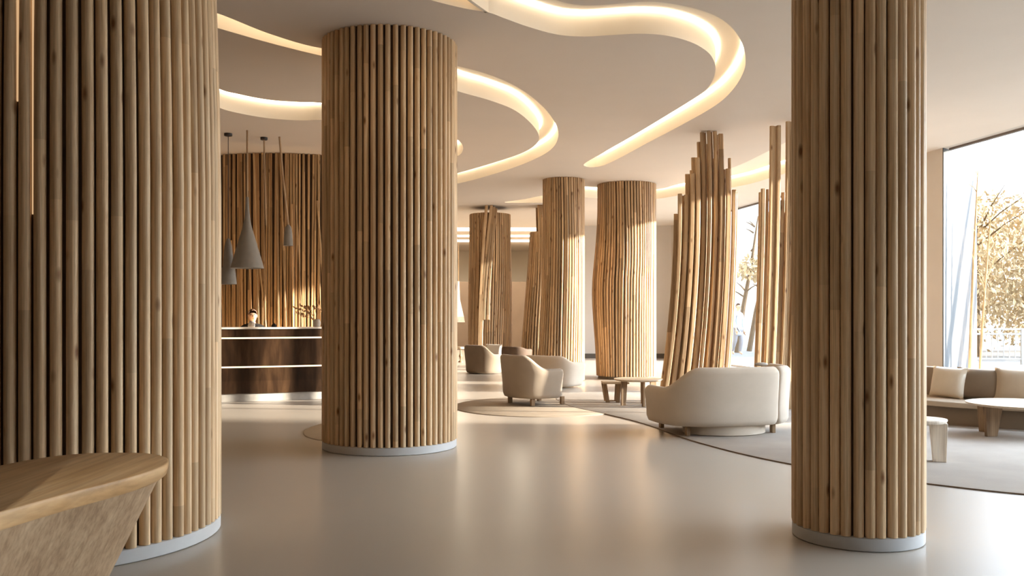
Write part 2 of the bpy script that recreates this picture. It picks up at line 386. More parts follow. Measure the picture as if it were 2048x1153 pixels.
column('tall floor-to-ceiling column of round poles standing right of the reception counter', -1.254, 9.244, .69, 59, .72)
column('slim floor-to-ceiling column of round poles standing nearest beside the cream sofa', 2.100, 5.475, .385, 35, .86)

# columns of squared battens that sway
def sway_column(label, cx, cy, r, n, w, ztop, base=True, sway=None, extra=(), height=None, mat='batten', core=True, ph=.06, name='batten_clad_column', ctop=None):
    t = thing(name, label, 'column', (cx, cy, 0))
    if base:
        bm = bmesh.new(); lathe(bm, [(0, .001), (r-.03, .001), (r-.03, ph), (0, ph)], 48); obj('plinth', bm, 'trim', t)
    if core:
        bm = bmesh.new(); zs = [ph+.001+((ctop or ztop)-.01-ph)*i/12 for i in range(13)]
        rings = []
        for z in zs:
            ring = []
            for k in range(48):
                a = 2*pi*k/48; dr, dt = sway(a, z) if sway else (0, 0)
                ring.append(bm.verts.new(((r-.05+dr)*cos(a), (r-.05+dr)*sin(a), z)))
            rings.append(ring)
        for a_, c_ in zip(rings, rings[1:]):
            for k in range(48): bm.faces.new((a_[k], a_[(k+1) % 48], c_[(k+1) % 48], c_[k]))
        bm.faces.new(rings[0][::-1]); bm.faces.new(rings[-1]); obj('core', bm, 'core', t)
    for k in range(n):
        a0 = 2*pi*(k+.5)/n+random.uniform(-.12, .12)*2*pi/n; zt = ztop-.004
        if height: zt = min(zt, height(a0))
        pts = []
        for i in range(15):
            z = ph+.002+(zt-ph-.002)*i/14
            dr, dt = sway(a0, z) if sway else (0, 0)
            pts.append(((r-.02+dr)*cos(a0+dt), (r-.02+dr)*sin(a0+dt), z))
        bm = bmesh.new(); batten(bm, pts, w*random.uniform(.82, 1.1), .045*random.uniform(.8, 1.2), a0+pi/2); obj('wooden_batten', bm, mat, t)
    for pts, w_ in extra:
        bm = bmesh.new(); batten(bm, pts, w_, .05, 0); obj('leaning_batten', bm, mat, t)
    return t
def swH(a, z):
    left = max(0, -cos(a))
    return (.085*left*math.exp(-((z-1.9)/.95)**2)+.02*left*sin(z*1.3), .05*sin((z-.3)*.75)*max(0, -sin(a))*(1 if z > 2.2 else .5)*max(0, min(1, (z-1.2)/1.5)))
sway_column('wide batten column with a bulging left side behind the round coffee table', 2.432, 19.176, .628, 64, .043, CEIL, sway=swH)
def swF(a, z):
    left = max(0, -cos(a)); lo = max(0, 1-z/2.6)
    return (.16*left*lo*lo+.03*left, .05*sin(z*1.1+a))
sway_column('narrow batten column flaring at its foot behind the cream lounge chair', 1.075, 18.45, .41, 48, .040, CEIL, sway=swF, ph=.02)
def swD(a, z): return (0.02*sin(z*1.2+2*a), .06*sin(z*.9+a))
ex = []
for (xb, xt, yb, yt) in ((958, 973, 700, 411), (962, 983, 700, 411), (968, 988, 640, 414), (976, 992, 640, 417)):
    Yd = 22.72; cxD, cyD = -.571, 23.35
    ex.append(([(X(xb+(xt-xb)*(i/8)**1.6, Yd)-cxD, Yd-.02*(i % 2)*0-cyD, Z(yb+(yt-yb)*i/8, Yd)-0) for i in range(9)], .075))
sway_column('batten column with leaning sticks behind the dark tub chair', -.571, 23.35, .548, 60, .046, CEIL-.17, sway=swD, extra=ex, ph=.03)
def swE(a, z):
    left = max(0, -cos(a)); lo = max(0, 1-z/3.4)
    return (.26*left*lo, .08*sin(z*1.3+a))
sway_column('half hidden batten column squeezed between two other batten columns', .86, 23.0, .40, 46, .046, CEIL, sway=swE, height=lambda a: 3.45 if cos(a) < -.62 else 9, ph=.02, ctop=3.40)

# free-standing screens of bent sticks
def stick_screen(label, specs, Y0, mat='batten'):
    t = thing('stick_screen', label, 'screen', (specs[0][0], Y0, 0))
    for (xb, xm, xt, yt, wpx, dy) in specs:
        Y = Y0+dy; zt = min(CEIL-.004, Z(yt, Y0)); ym = Z(580, Y0)
        xb_, xm_, xt_ = X(xb, Y0), X(xm, Y0), X(xt, Y0)
        pts = []
        for i in range(17):
            z = .003+(zt-.003)*i/16
            # smooth bend: quadratic through foot, waist and ceiling height
            z0, z1, z2 = 0, ym, CEIL
            l0 = (z-z1)*(z-z2)/((z0-z1)*(z0-z2)); l1 = (z-z0)*(z-z2)/((z1-z0)*(z1-z2)); l2 = (z-z0)*(z-z1)/((z2-z0)*(z2-z1))
            pts.append((xb_*l0+xm_*l1+xt_*l2-t.location.x, Y-Y0, z))
        bm = bmesh.new(); batten(bm, pts, wpx/FOC*Y0, .055, random.uniform(-.15, .15)); obj('bent_stick', bm, mat, t)
    return t
sp = []
hs = [(0, 427), (.05, 427), (.06, 388), (.17, 390), (.19, 347), (.27, 348), (.29, 350), (.31, 314), (.35, 316), (.37, 279), (.41, 282), (.43, 265), (.50, 264), (.56, 262), (.63, 263), (.66, 268), (.76, 268), (.79, 338), (.85, 338), (.87, 315), (.885, 315), (.90, 378), (.94, 380), (.96, 384), (1.01, 384)]
def hgt(u):
    for (a, ha), (c, hc) in zip(hs, hs[1:]):
        if a <= u <= c: return ha if u-a < c-u else hc
    return hs[-1][1]
for k in range(21):
    u = (k+.5)/21
    sp.append((1318+u*138, 1345+u*127, 1347+u*128+random.uniform(-1, 1), hgt(u), random.uniform(6.5, 9.5) if abs(u-.87) > .02 else 5, (.0 if k % 2 else .09)+random.uniform(-.02, .02)))
for k in range(14):
    u = (k+.5)/14
    sp.append((1330+u*122, 1350+u*116, 1352+u*116+random.uniform(-2, 2), hgt(u)+random.uniform(10, 60), random.uniform(5, 8), .32+random.uniform(-.05, .05)))
stick_screen('fan of tall bent sticks with stepped tops rising behind the cream sofa', sp, 13.55)
sp = []
for k, (u, yt) in enumerate(((.02, 378), (.09, 378), (.155, 252), (.205, 252), (.26, 251), (.34, 400), (.41, 243), (.47, 243), (.54, 262), (.60, 262), (.67, 300), (.73, 300), (.80, 330), (.87, 348), (.94, 372))):
    sp.append((1509+u*128, 1519+u*128, 1525+u*126, yt, random.uniform(7.5, 10), .05*(k % 2)+random.uniform(-.02, .02)))
for k, u in enumerate((.05, .17, .24, .42, .5, .6, .72, .84)):
    sp.append((1512+u*126, 1521+u*128, 1526+u*126, 380+40*(k % 3), random.uniform(5, 7), .3+random.uniform(-.04, .04)))
stick_screen('shorter run of bent sticks partly hidden by the slim column', sp, 12.75)

# ------------------------------------------------------------------ reception
R = 2.3; dcx, dcy = -4.15, 17.65
t = thing('curved_stick_screen', 'curved wall of vertical sticks glowing behind the reception counter', 'wall screen', (dcx, dcy, 0))
bm = bmesh.new(); a0, a1 = -pi/2-.80, -pi/2+.86
rows = [[bm.verts.new(((R-.07)*cos(a0+(a1-a0)*k/40), (R-.07)*sin(a0+(a1-a0)*k/40), z)) for k in range(41)] for z in (.001, CEIL-.003)]
rows2 = [[bm.verts.new(((R-.27)*cos(a0+(a1-a0)*k/40), (R-.27)*sin(a0+(a1-a0)*k/40), z)) for k in range(41)] for z in (.001, CEIL-.003)]
for k in range(40):
    bm.faces.new((rows[0][k], rows[0][k+1], rows[1][k+1], rows[1][k])); bm.faces.new((rows2[0][k], rows2[0][k+1], rows2[1][k+1], rows2[1][k]))
    bm.faces.new((rows[0][k], rows[0][k+1], rows2[0][k+1], rows2[0][k])); bm.faces.new((rows[1][k], rows[1][k+1], rows2[1][k+1], rows2[1][k]))
for k in (0, 40): bm.faces.new((rows[0][k], rows2[0][k], rows2[1][k], rows[1][k]))
obj('backing', bm, 'core', t)
nn = 74
for k in range(nn):
    a = a0+(a1-a0)*(k+.5)/nn; tw = random.uniform(-.02, .02)
    pts = [((R-.035)*cos(a+tw*i/6), (R-.035)*sin(a+tw*i/6), .003+(CEIL-.008)*i/6) for i in range(7)]
    bm = bmesh.new(); batten(bm, pts, random.uniform(.030, .044), random.uniform(.025, .05), a+pi/2); obj('wooden_stick', bm, 'drum', t)
for k in range(22):
    a = a0+.12+(a1-a0-.24)*random.random(); tw = random.uniform(-.10, .03); top = random.choice([CEIL-.01, CEIL-.01, random.uniform(1.9, 3.6)])
    rr = R+.025+.02*random.random()
    pts = [((rr)*cos(a+tw*(i/8)**1.3), (rr)*sin(a+tw*(i/8)**1.3), .003+(top-.005)*i/8) for i in range(9)]
    bm = bmesh.new(); batten(bm, pts, random.uniform(.018, .035), .025, a+pi/2); obj('leaning_stick', bm, 'drum', t)

# counter: front follows a shallow arc
cA, cB = Vector((X(380, 13.72), 13.72)), Vector((X(760, 14.85), 14.85))
def cpath(off, n=24):
    d = (cB-cA).normalized(); nrm = Vector((d.y, -d.x)); out = []
    for k in range(n+1):
        u = k/n; p = cA.lerp(cB, u)+nrm*(off+.10*(1-(2*u-1)**2)); out.append((p.x, p.y))
    return out
def slab(bm, f0, f1, z0, z1):
    o = cpath(f1)+cpath(f0)[::-1]; return extrude_outline(bm, [(o, z0), (o, z1)])
t = thing('reception_counter', 'dark walnut reception counter with two glowing light lines', 'counter', (cA.x, cA.y, 0))
def cpart(name, f0, f1, z0, z1, mat):
    bm = slab(bmesh.new(), f0, f1, z0, z1)
    for v in bm.verts: v.co -= Vector((cA.x, cA.y, 0))
    return obj(name, bm, mat, t, True, 30)
Yc = 14.2
zt = Z(655, Yc); zs1 = Z(676, Yc); zs2 = Z(733, Yc)
cpart('plinth', -.42, -.03, .001, .125, 'stone')
cpart('front_panel', -.44, 0, .126, zs2-.012, 'walnut')
cpart('light_strip', -.40, .004, zs2-.011, zs2+.011, 'strip')
cpart('front_panel', -.44, 0, zs2+.012, zs1-.012, 'walnut')
cpart('light_strip', -.40, .004, zs1-.011, zs1+.011, 'strip')
cpart('front_panel', -.44, 0, zs1+.012, zt-.026, 'walnut')
cpart('counter_top', -.48, .03, zt-.025, zt, 'counter_top')
cpart('wall_washer', -.475, -.445, zt-.50, zt-.44, 'wash')
ztop = zt
# pendants
def pendant(label, px, Y, ytop, prof, rod_to=None, group='grey pendant lamps above the counter', mat='lamp'):
    x = X(px, Y); t = thing('pendant_lamp', label, 'lamp', (x, Y, 0), 0, group)
    bm = bmesh.new(); pr = [(r/FOC*Y, Z(y, Y)) for r, y in prof]
    inner = [(max(r-.008, .004), z+.004) for r, z in pr[::-1]]
    lathe(bm, pr+inner, 40); obj('lamp_shade', bm, mat, t, True, 60)
    zt_ = pr[0][1]
    return t, x, zt_
P = [(3, 395), (4, 418), (6, 440), (9, 455), (15, 475), (22, 500), (28, 520), (32.5, 537)]
t, x, z = pendant('large trumpet shaped grey pendant lamp hanging from a wooden rod', 494.5, 13.5, 395, P)
bm = bmesh.new(); tube(bm, [(0, 0, z-.01), (0, 0, CEIL-.002)], .014, 8); obj('hanging_rod', bm, 'rod', t)
bm = bmesh.new(); lathe(bm, [(0, Z(537, 13.5)+.02), (.20, Z(537, 13.5)+.02), (.20, Z(537, 13.5)+.03), (0, Z(537, 13.5)+.03)], 32); obj('diffuser', bm, 'lid', t)
P = [(3, 478), (7, 492), (9, 512), (10, 532), (13, 538), (15, 552), (16.5, 569)]
t, x, z = pendant('bell shaped grey pendant lamp on a thin cord nearest the huge column', 456.5, 13.74, 479, P)
bm = bmesh.new(); tube(bm, [(0, 0, z-.01), (0, 0, CEIL-.03)], .006, 6); obj('cord', bm, 'lampdark', t)
bm = bmesh.new(); lathe(bm, [(0, CEIL-.04), (.055, CEIL-.04), (.06, CEIL-.034), (.06, CEIL-.001), (0, CEIL-.001)], 24); obj('canopy', bm, 'lampdark', t)
P = [(1.5, 449), (6, 455), (8, 466), (9.5, 492)]
t, x, z = pendant('small tapered grey pendant lamp on a slanted rod before the stick screen', 576.5, 14.0, 450, P)
xr = X(559, 14.0)-x
bm = bmesh.new(); tube(bm, [(0, 0, z-.01), (xr*.5-.01, 0, z+(CEIL-z)*.5), (xr, 0, CEIL-.002)], .016, 8); obj('hanging_rod', bm, 'rod', t)
Yk = 14.05
t = thing('hanging_rod', 'lone wooden rod hanging from a dark round ceiling mount', 'rod', (X(528, Yk), Yk, 0))
bm = bmesh.new(); lathe(bm, [(0, CEIL-.04), (.05, CEIL-.04), (.055, CEIL-.034), (.055, CEIL-.001), (0, CEIL-.001)], 24); obj('canopy', bm, 'lampdark', t)
bm = bmesh.new(); tube(bm, [(0, 0, CEIL-.035), (.01, 0, 3.6), (.03, 0, 2.75)], .013, 8); obj('rod', bm, 'rod', t)

# vase with dry twigs on the counter
def cnt(px, back=.25):
    best = min(cpath(-back, 200), key=lambda p: abs((p[0]/p[1])*FOC+1024-px)); return best
vx, vy = cnt(633)
t = thing('flower_vase', 'glazed vase of dried brown blooms at the right end of the counter', 'vase', (vx, vy, ztop+.001))
bm = bmesh.new(); lathe(bm, [(0, 0), (.045, 0), (.058, .03), (.06, .07), (.05, .10), (.042, .115), (.046, .125), (.04, .125), (.036, .112), (.044, .09), (.05, .05), (0, .02)], 24); obj('vase_body', bm, 'stone', t)
for k in range(9):
    q = [(-.36, .30), (-.33, .22), (-.26, .34), (-.20, .24), (-.15, .30), (-.06, .33), (.02, .32), (.09, .29), (-.28, .17)][k]
    bm = bmesh.new(); tube(bm, [(0, 0, .03), (q[0]*.35, .01*(k-4), .05+q[1]*.6), (q[0]*.75, .015*(k-4), q[1]*.95), (q[0], .02*(k-4), q[1])], [.004, .004, .003, .002], 5)
    s_ = obj('dry_stem', bm, 'stem', t)
    bm = bmesh.new()
    for j in range(4):
        u = .62+.12*j; c = Vector((q[0]*u+random.uniform(-.012, .012), .02*(k-4)*u, .02+q[1]*(.55+.45*u)))
        mt = Matrix.Translation(c) @ Euler((random.random()*3, random.random()*3, random.random()*3)).to_matrix().to_4x4() @ Matrix.Diagonal((.034, .022, .010, 1))
        bmesh.ops.create_icosphere(bm, subdivisions=1, radius=1, matrix=mt)
    obj('dry_blooms', bm, 'bloom', s_)
bx_, by_ = cnt(549)
bm = bmesh.new(); lathe(bm, [(0, 0), (.040, 0), (.043, .012), (.036, .035), (.018, .055), (0, .060)], 24)
tag(obj('desk_bell', bm, 'black', None, True, 50, (bx_, by_, ztop+.001)), 'small black rounded bell on the counter right of the receptionist', 'bell')

# people: one skinned surface each
def skinned(name, verts, edges, rad, mat, parent, sub=2):
    me = bpy.data.meshes.new(name); me.from_pydata([Vector(v) for v in verts], edges, []); o = bpy.data.objects.new(name, me); C.objects.link(o)
    sk = o.modifiers.new('skin', 'SKIN'); sk.use_smooth_shade = True
    for i, r_ in enumerate(rad): me.skin_vertices[0].data[i].radius = r_ if isinstance(r_, tuple) else (r_, r_)
    for i in range(len(rad)): me.skin_vertices[0].data[i].use_root = (i == 0)
    ss = o.modifiers.new('sub', 'SUBSURF'); ss.levels = sub; ss.render_levels = sub
    bpy.context.view_layer.update()
    me2 = bpy.data.meshes.new_from_object(o.evaluated_get(bpy.context.evaluated_depsgraph_get()))
    bpy.data.objects.remove(o); me2.name = name
    me2.materials.clear(); me2.materials.append(M[mat])
    for p in me2.polygons: p.use_smooth = True; p.material_index = 0
    o = bpy.data.objects.new(name, me2); C.objects.link(o); o.parent = parent; return o
def fingers(bm, wrist, d, up, side, s=1.0):
    """palm and five curled fingers: d along the hand, side towards the thumb"""
    d, up, side = Vector(d).normalized(), Vector(up).normalized(), Vector(side).normalized(); w = Vector(wrist)
    tube(bm, [w-d*.02, w+d*.03*s, w+d*.085*s], [.022*s, .034*s, .034*s], 8)
    for k, ln in enumerate((.072, .082, .076, .060)):
        b0 = w+d*.085*s+side*(.028-.019*k)*s
        tube(bm, [b0-d*.01, b0+d*ln*.4*s, b0+d*ln*.75*s-up*.012*s, b0+d*ln*s-up*.032*s], [.0095*s, .009*s, .008*s, .006*s], 6)
    b0 = w+d*.03*s+side*.028*s
    tube(bm, [b0, b0+(d*.5+side)*.03*s, b0+(d+side*.7)*.05*s-up*.006], [.012*s, .010*s, .007*s], 6)
def head_parts(t, c, s, yaw, hair_mat='hair'):
    """nose, ears, eyes, mouth and hair round a head centred at c, face along -y turned by yaw"""
    mt = Matrix.Translation(c) @ Matrix.Rotation(yaw, 4, 'Z') @ Matrix.Diagonal((s, s, s, 1))
    def ell(name, p, rr, mat, sub=2):
        bm = bmesh.new(); bmesh.ops.create_icosphere(bm, subdivisions=sub, radius=1, matrix=mt @ Matrix.Translation(p) @ Matrix.Diagonal((*rr, 1))); return obj(name, bm, mat, t)
    ell('nose', (0, -.098, -.01), (.014, .020, .024), 'skin')
    for sx in (-1, 1):
        ell('ear', (sx*.076, .005, -.005), (.010, .020, .032), 'skin'); ell('eye', (sx*.031, -.084, .018), (.012, .008, .007), 'lampdark')
    ell('mouth', (0, -.088, -.055), (.024, .008, .006), 'bloom')
    bm = bmesh.new(); bmesh.ops.create_icosphere(bm, subdivisions=3, radius=1, matrix=Matrix.Diagonal((.082, .098, .106, 1)))
    for v in list(bm.verts):
        if v.co.y < -.03 and v.co.z < .07 or v.co.z < -.06: bm.verts.remove(v)
    for v in bm.verts: v.co = mt @ (v.co+Vector((0, .010, .018)))
    h = obj('hair', bm, hair_mat, t); sm = h.modifiers.new('thick', 'SOLIDIFY'); sm.thickness = .012
    return h

# receptionist seated behind the counter
px_, py_ = cnt(506, .93); zs = .60
t = thing('person', 'person in a black jacket seated behind the reception counter', 'person', (px_, py_, .12))
# stool under the person
st = thing('counter_stool', 'plain stool under the seated person behind the counter', 'stool', (px_, py_, 0))
bm = bmesh.new(); lathe(bm, [(0, .58), (.18, .58), (.19, .60), (.18, .62), (0, .62)], 24); obj('seat', bm, 'lampdark', st)
for k in range(4):
    a = pi/4+k*pi/2; bm = bmesh.new(); tube(bm, [(.13*cos(a), .13*sin(a), .582), (.17*cos(a), .17*sin(a), .001)], .014, 8); obj('leg', bm, 'lampdark', st)
k_ = .93
V = [(0, 0, .60), (0, 0, .74), (0, -.01, .90), (0, -.01, 1.03), (0, 0, 1.08), (0, -.02, 1.12), (.01, -.035, 1.16), (.012, -.05, 1.215), (.012, -.045, 1.265),
     (.10, 0, 1.02), (.165, 0, 1.00), (.20, -.05, .85), (.165, -.22, .80), (.13, -.27, .80),
     (-.10, 0, 1.02), (-.165, 0, 1.00), (-.20, -.05, .85), (-.165, -.22, .80), (-.13, -.27, .80),
     (.09, -.03, .585), (.11, -.34, .58), (.11, -.36, .22), (.11, -.36, -.03), (.11, -.46, -.075),
     (-.09, -.03, .585), (-.11, -.34, .58), (-.11, -.36, .22), (-.11, -.36, -.03), (-.11, -.46, -.075)]
E = [(0, 1), (1, 2), (2, 3), (3, 4), (4, 5), (5, 6), (6, 7), (7, 8), (3, 9), (9, 10), (10, 11), (11, 12), (12, 13), (3, 14), (14, 15), (15, 16), (16, 17), (17, 18), (0, 19), (19, 20), (20, 21), (21, 22), (22, 23), (0, 24), (24, 25), (25, 26), (26, 27), (27, 28)]
Rd = [(.13, .10), (.12, .09), (.13, .095), (.12, .085), (.055, .055), (.045, .048), (.062, .068), (.076, .085), (.055, .06), .062, .055, .045, .033, .024, .062, .055, .045, .033, .024, .085, .062, .050, .038, .035, .085, .062, .050, .038, .035]
Rd = [r_ if isinstance(r_, tuple) else (r_, r_) for r_ in Rd]
body = skinned('body', V, E, Rd, 'skin', t)
bm = bmesh.new(); bm.from_mesh(body.data)
for sx in (-1, 1): fingers(bm, (sx*.13, -.28, .80), (-sx*.3, -1, .02), (0, 0, 1), (-sx, 0, 0))
bm.to_mesh(body.data); bm.free()
for p in body.data.polygons: p.use_smooth = True
jk = skinned('jacket', V[:5]+V[9:13]+V[14:18], [(0, 1), (1, 2), (2, 3), (3, 4), (3, 5), (5, 6), (6, 7), (7, 8), (3, 9), (9, 10), (10, 11), (11, 12)], [(a+.014, c+.014) for a, c in Rd[:4]]+[(.060, .060)]+[(a+.013, c+.013) for a, c in Rd[9:13]+Rd[14:18]], 'black', t)
tr = skinned('trousers', [V[0]]+V[19:23]+V[24:28], [(0, 1), (1, 2), (2, 3), (3, 4), (0, 5), (5, 6), (6, 7), (7, 8)], [(.145, .11)]+[(a+.012, c+.012) for a, c in Rd[19:23]+Rd[24:28]], 'black', t)
bm = bmesh.new(); bmesh.ops.create_icosphere(bm, subdivisions=2, radius=1, matrix=Matrix.Translation((0, -.075, 1.05)) @ Matrix.Diagonal((.06, .045, .08, 1))); obj('shirt_front', bm, 'greytop', t)
head_parts(t, Vector((.012, -.05, 1.215)), .92, .35)

# pedestrian on the terrace outside
Yp = 30.0; t = thing('person', 'person in a pale blue coat walking on the terrace outside', 'person', (X(1476, Yp), Yp, -.0), .5)
V = [(0, 0, .92), (0, 0, 1.08), (0, 0, 1.24), (0, 0, 1.38), (0, 0, 1.46), (0, -.01, 1.51), (0, -.015, 1.56), (0, -.02, 1.62), (0, -.015, 1.68),
     (.10, 0, 1.36), (.17, 0, 1.34), (.21, .03, 1.10), (.20, -.04, .88), (.20, -.06, .82),
     (-.10, 0, 1.36), (-.17, 0, 1.34), (-.21, -.02, 1.10), (-.20, -.12, .90), (-.20, -.14, .84),
     (.09, 0, .86), (.10, -.06, .48), (.10, .02, .10), (.10, -.10, .04), (-.09, 0, .86), (-.10, .03, .48), (-.10, .18, .12), (-.10, .08, .04)]
E = [(0, 1), (1, 2), (2, 3), (3, 4), (4, 5), (5, 6), (6, 7), (7, 8), (3, 9), (9, 10), (10, 11), (11, 12), (12, 13), (3, 14), (14, 15), (15, 16), (16, 17), (17, 18), (0, 19), (19, 20), (20, 21), (21, 22), (0, 23), (23, 24), (24, 25), (25, 26)]
Rd = [(.135, .10), (.12, .09), (.135, .10), (.12, .085), (.055, .055), (.047, .05), (.062, .068), (.076, .088), (.06, .065), .062, .055, .045, .033, .024, .062, .055, .045, .033, .024, .085, .06, .042, .034, .085, .06, .042, .034]
Rd = [r_ if isinstance(r_, tuple) else (r_, r_) for r_ in Rd]
body = skinned('body', V, E, Rd, 'skin', t)
bm = bmesh.new(); bm.from_mesh(body.data)
fingers(bm, V[13], (0, -.3, -1), (-1, 0, 0), (0, -1, 0)); fingers(bm, V[18], (0, -.3, -1), (1, 0, 0), (0, -1, 0))
bm.to_mesh(body.data); bm.free()
for p in body.data.polygons: p.use_smooth = True
skinned('coat', [(0, 0, .62), (0, 0, .80)]+V[:5]+V[9:13]+V[14:18], [(0, 1), (1, 2), (2, 3), (3, 4), (4, 5), (5, 6), (5, 7), (7, 8), (8, 9), (9, 10), (5, 11), (11, 12), (12, 13), (13, 14)],
        [(.19, .16), (.18, .145)]+[(a+.022, c+.022) for a, c in Rd[:4]]+[(.062, .062)]+[(a+.016, c+.016) for a, c in Rd[9:13]+Rd[14:18]], 'blue', t)
skinned('trousers', [V[0]]+V[19:22]+V[23:26], [(0, 1), (1, 2), (2, 3), (0, 4), (4, 5), (5, 6)], [(.145, .11)]+[(a+.012, c+.012) for a, c in Rd[19:22]+Rd[23:26]], 'trouser', t)
head_parts(t, Vector((0, -.02, 1.62)), .95, 0)

# ------------------------------------------------------------------ wooden ledge table at the left
t = thing('ledge_table', 'pointed oval wooden ledge table on a slanting pedestal before the huge column', 'table')
out = spline([(-1.392, 3.62), (-1.445, 3.78), (-1.55, 3.89), (-1.68, 3.925), (-1.835, 3.905), (-1.96, 3.80), (-2.05, 3.55), (-2.14, 3.2), (-2.17, 2.7), (-2.10, 2.2), (-1.95, 1.85), (-1.78, 1.75), (-1.66, 1.95), (-1.60, 2.35), (-1.555, 2.734), (-1.495, 3.02), (-1.433, 3.24), (-1.390, 3.45)], True, 6)
cx = sum(p[0] for p in out)/len(out); cy = sum(p[1] for p in out)/len(out)
bm = bmesh.new(); extrude_outline(bm, [(scaled(out, .955, cx, cy), .690), (scaled(out, .985, cx, cy), .700), (scaled(out, .998, cx, cy), .726), (out, .738), (scaled(out, .996, cx, cy), .747), (scaled(out, .985, cx, cy), .750)])
obj('tabletop', bm, 'table', t, True, 50)
bm = bmesh.new(); extrude_outline(bm, [(scaled(out, .93-.60*(1-k/8)**1.0, cx, cy, -.12*(1-k/8), .28*(1-k/8)), .001+.688*k/8) for k in range(9)])
obj('pedestal', bm, 'pedestal', t, True, 50)

# ------------------------------------------------------------------ rugs
def rug(label, outline, mat, z=.001, th=.006, edge=True):
    t = thing('area_rug', label, 'rug')
    bm = bmesh.new(); extrude_outline(bm, [(outline, z), (outline, z+th), (scaled(outline, .997), z+th+.002)]); obj('pile', bm, mat, t, True, 50)
    if edge:
        bm = bmesh.new(); n = len(outline); tube(bm, [(x, y, z+th*.6) for x, y in outline]+[(*outline[0], z+th*.6)], .004, 6, False); obj('edge_binding', bm, 'rug_edge', t)
    return t
rug('big taupe rug under the cream sofa and the round coffee table', spline([(.71, 14.46), (.86, 13.2), (1.25, 12.2), (1.62, 11.1), (1.97, 9.42), (2.5, 8.1), (3.3, 7.15), (4.2, 6.6), (5.4, 6.9), (6.3, 8.0), (6.35, 9.3), (5.9, 10.2), (5.0, 10.8), (4.4, 12.2), (3.9, 14.2), (3.0, 15.5), (1.8, 15.8), (1.0, 15.3)], True, 8), 'rug_grey', .001, .010)
rug('round tan rug under the sand coloured armchair', [(.42+1.28*cos(2*pi*k/64), 13.25+1.42*sin(2*pi*k/64)) for k in range(64)], 'rug_tan', .001, .006, False)
rug('small flat pale oval on the floor half hidden behind the column by the counter', [(-1.78+.63*cos(2*pi*k/48), 10.6+1.05*sin(2*pi*k/48)) for k in range(48)], 'pale_oval', .001, .006, False)  # a thin flat oval, paler than the floor around it

# ------------------------------------------------------------------ seating
def tub_shell(bm, path, zt, z0, th, flare=.06, n_in=None):
    """upholstered shell following an open plan path; zt(i)= top height"""
    n = len(path); rings = []
    for i, p in enumerate(path):
        a = Vector(path[max(i-1, 0)]); c = Vector(path[min(i+1, n-1)]); d = (c-a).normalized(); nr = Vector((d.y, -d.x))
        z1 = zt(i); P_ = Vector(p); r_ = th*.5; prof = []
        H = z1-z0
        prof.append((0-.05, z0)); prof.append((-.015, z0+.012)); prof.append((.004+flare*.05, z0+.06))
        for u in (.25, .5, .75): prof.append((flare*u, z0+.06+(H-.06-r_)*u))
        for k in range(0, 7):
            q = pi*k/6; prof.append((flare-r_+r_*cos(q), z1-r_+r_*sin(q)))
        for u in (.6, .2): prof.append((flare*u*.5-th, z0+.06+(H-.06-r_)*u))
        prof.append((-th+.02, z0))
        rings.append([bm.verts.new((P_.x+nr.x*o, P_.y+nr.y*o, z)) for o, z in prof])
    m_ = len(rings[0])
    for a, c in zip(rings, rings[1:]):
        for k in range(m_): bm.faces.new((a[k], a[(k+1) % m_], c[(k+1) % m_], c[k]))
    for rg, sgn in ((rings[0], -1), (rings[-1], 1)):       # soft rounded ends
        cen = Vector((0, 0, 0))
        for v in rg: cen += v.co
        cen /= m_
        i0 = 0 if sgn < 0 else n-1; i1 = 1 if sgn < 0 else n-2
        d = (Vector(path[i0])-Vector(path[i1])).normalized()*.035
        inner = [bm.verts.new(cen+(v.co-cen)*.80+Vector((d.x, d.y, 0))) for v in rg]
        mid = [bm.verts.new(cen+(v.co-cen)*.94+Vector((d.x, d.y, 0))*.7) for v in rg]
        for a_, c_ in ((rg, mid), (mid, inner)):
            for k in range(m_): bm.faces.new((a_[k], a_[(k+1) % m_], c_[(k+1) % m_], c_[k]))
        bm.faces.new(inner)
    return bm
def sm(a, b_, x):
    u = max(0, min(1, (x-a)/(b_-a))); return u*u*(3-2*u)
def tub_chair(label, loc, rz, a, b_, zback, zarm, mat, z0=.11, th=.12, leg='wood', group=None, e=2.5, name='tub_armchair', cut=None, pillow=False, flare=.05, span=1.16, peak=0.0, legs=True):
    t = thing(name, label, 'armchair' if name != 'tub_sofa' else 'sofa', (*loc, 0), rz, group)
    n = 46; A0, A1 = -pi/2-span*pi/2*1.0, -pi/2+span*pi/2
    def make(u0, u1):
        k = max(10, int(n*(u1-u0))); pts = []; us = []
        for i in range(k+1):
            u = u0+(u1-u0)*i/k; q = A0+(A1-A0)*u; c, s = cos(q), sin(q)
            pts.append((a*math.copysign(abs(c)**(2/e), c), b_*math.copysign(abs(s)**(2/e), s))); us.append(u)
        zt_ = lambda i: zarm+(zback-zarm)*sm(.12, .36, us[i])*(1-sm(.66+peak, .90+peak, us[i]))
        return tub_shell(bmesh.new(), pts, zt_, z0, th, flare)
    if cut is None: obj('backrest', make(0, 1), mat, t, True, 60)
    else:
        obj('backrest', make(0, cut-.017), mat, t, True, 60); obj('backrest', make(cut+.017, 1), mat, t, True, 60)
    so = superell(a-th*.95, b_-th*.8, 48, e); so = [(x, min(y, b_*.62)) if True else 0 for x, y in so]
    bm = bmesh.new(); extrude_outline(bm, [(scaled(so, .94, 0, 0), z0+.005), (so, z0+.03), (so, z0+.20), (scaled(so, .985, 0, 0), z0+.225), (scaled(so, .95, 0, 0), z0+.24)]); obj('seat', bm, mat, t, True, 60)
    if legs:
        for sx in (-1, 1):
            for sy in (-1, 1):
                lx, ly = sx*a*.66, sy*b_*.58
                bm = B(lx-.022, ly-.03, .014, lx+.022, ly+.03, z0+.012, .004); obj('leg', bm, 'leg_wood', t)
    return t
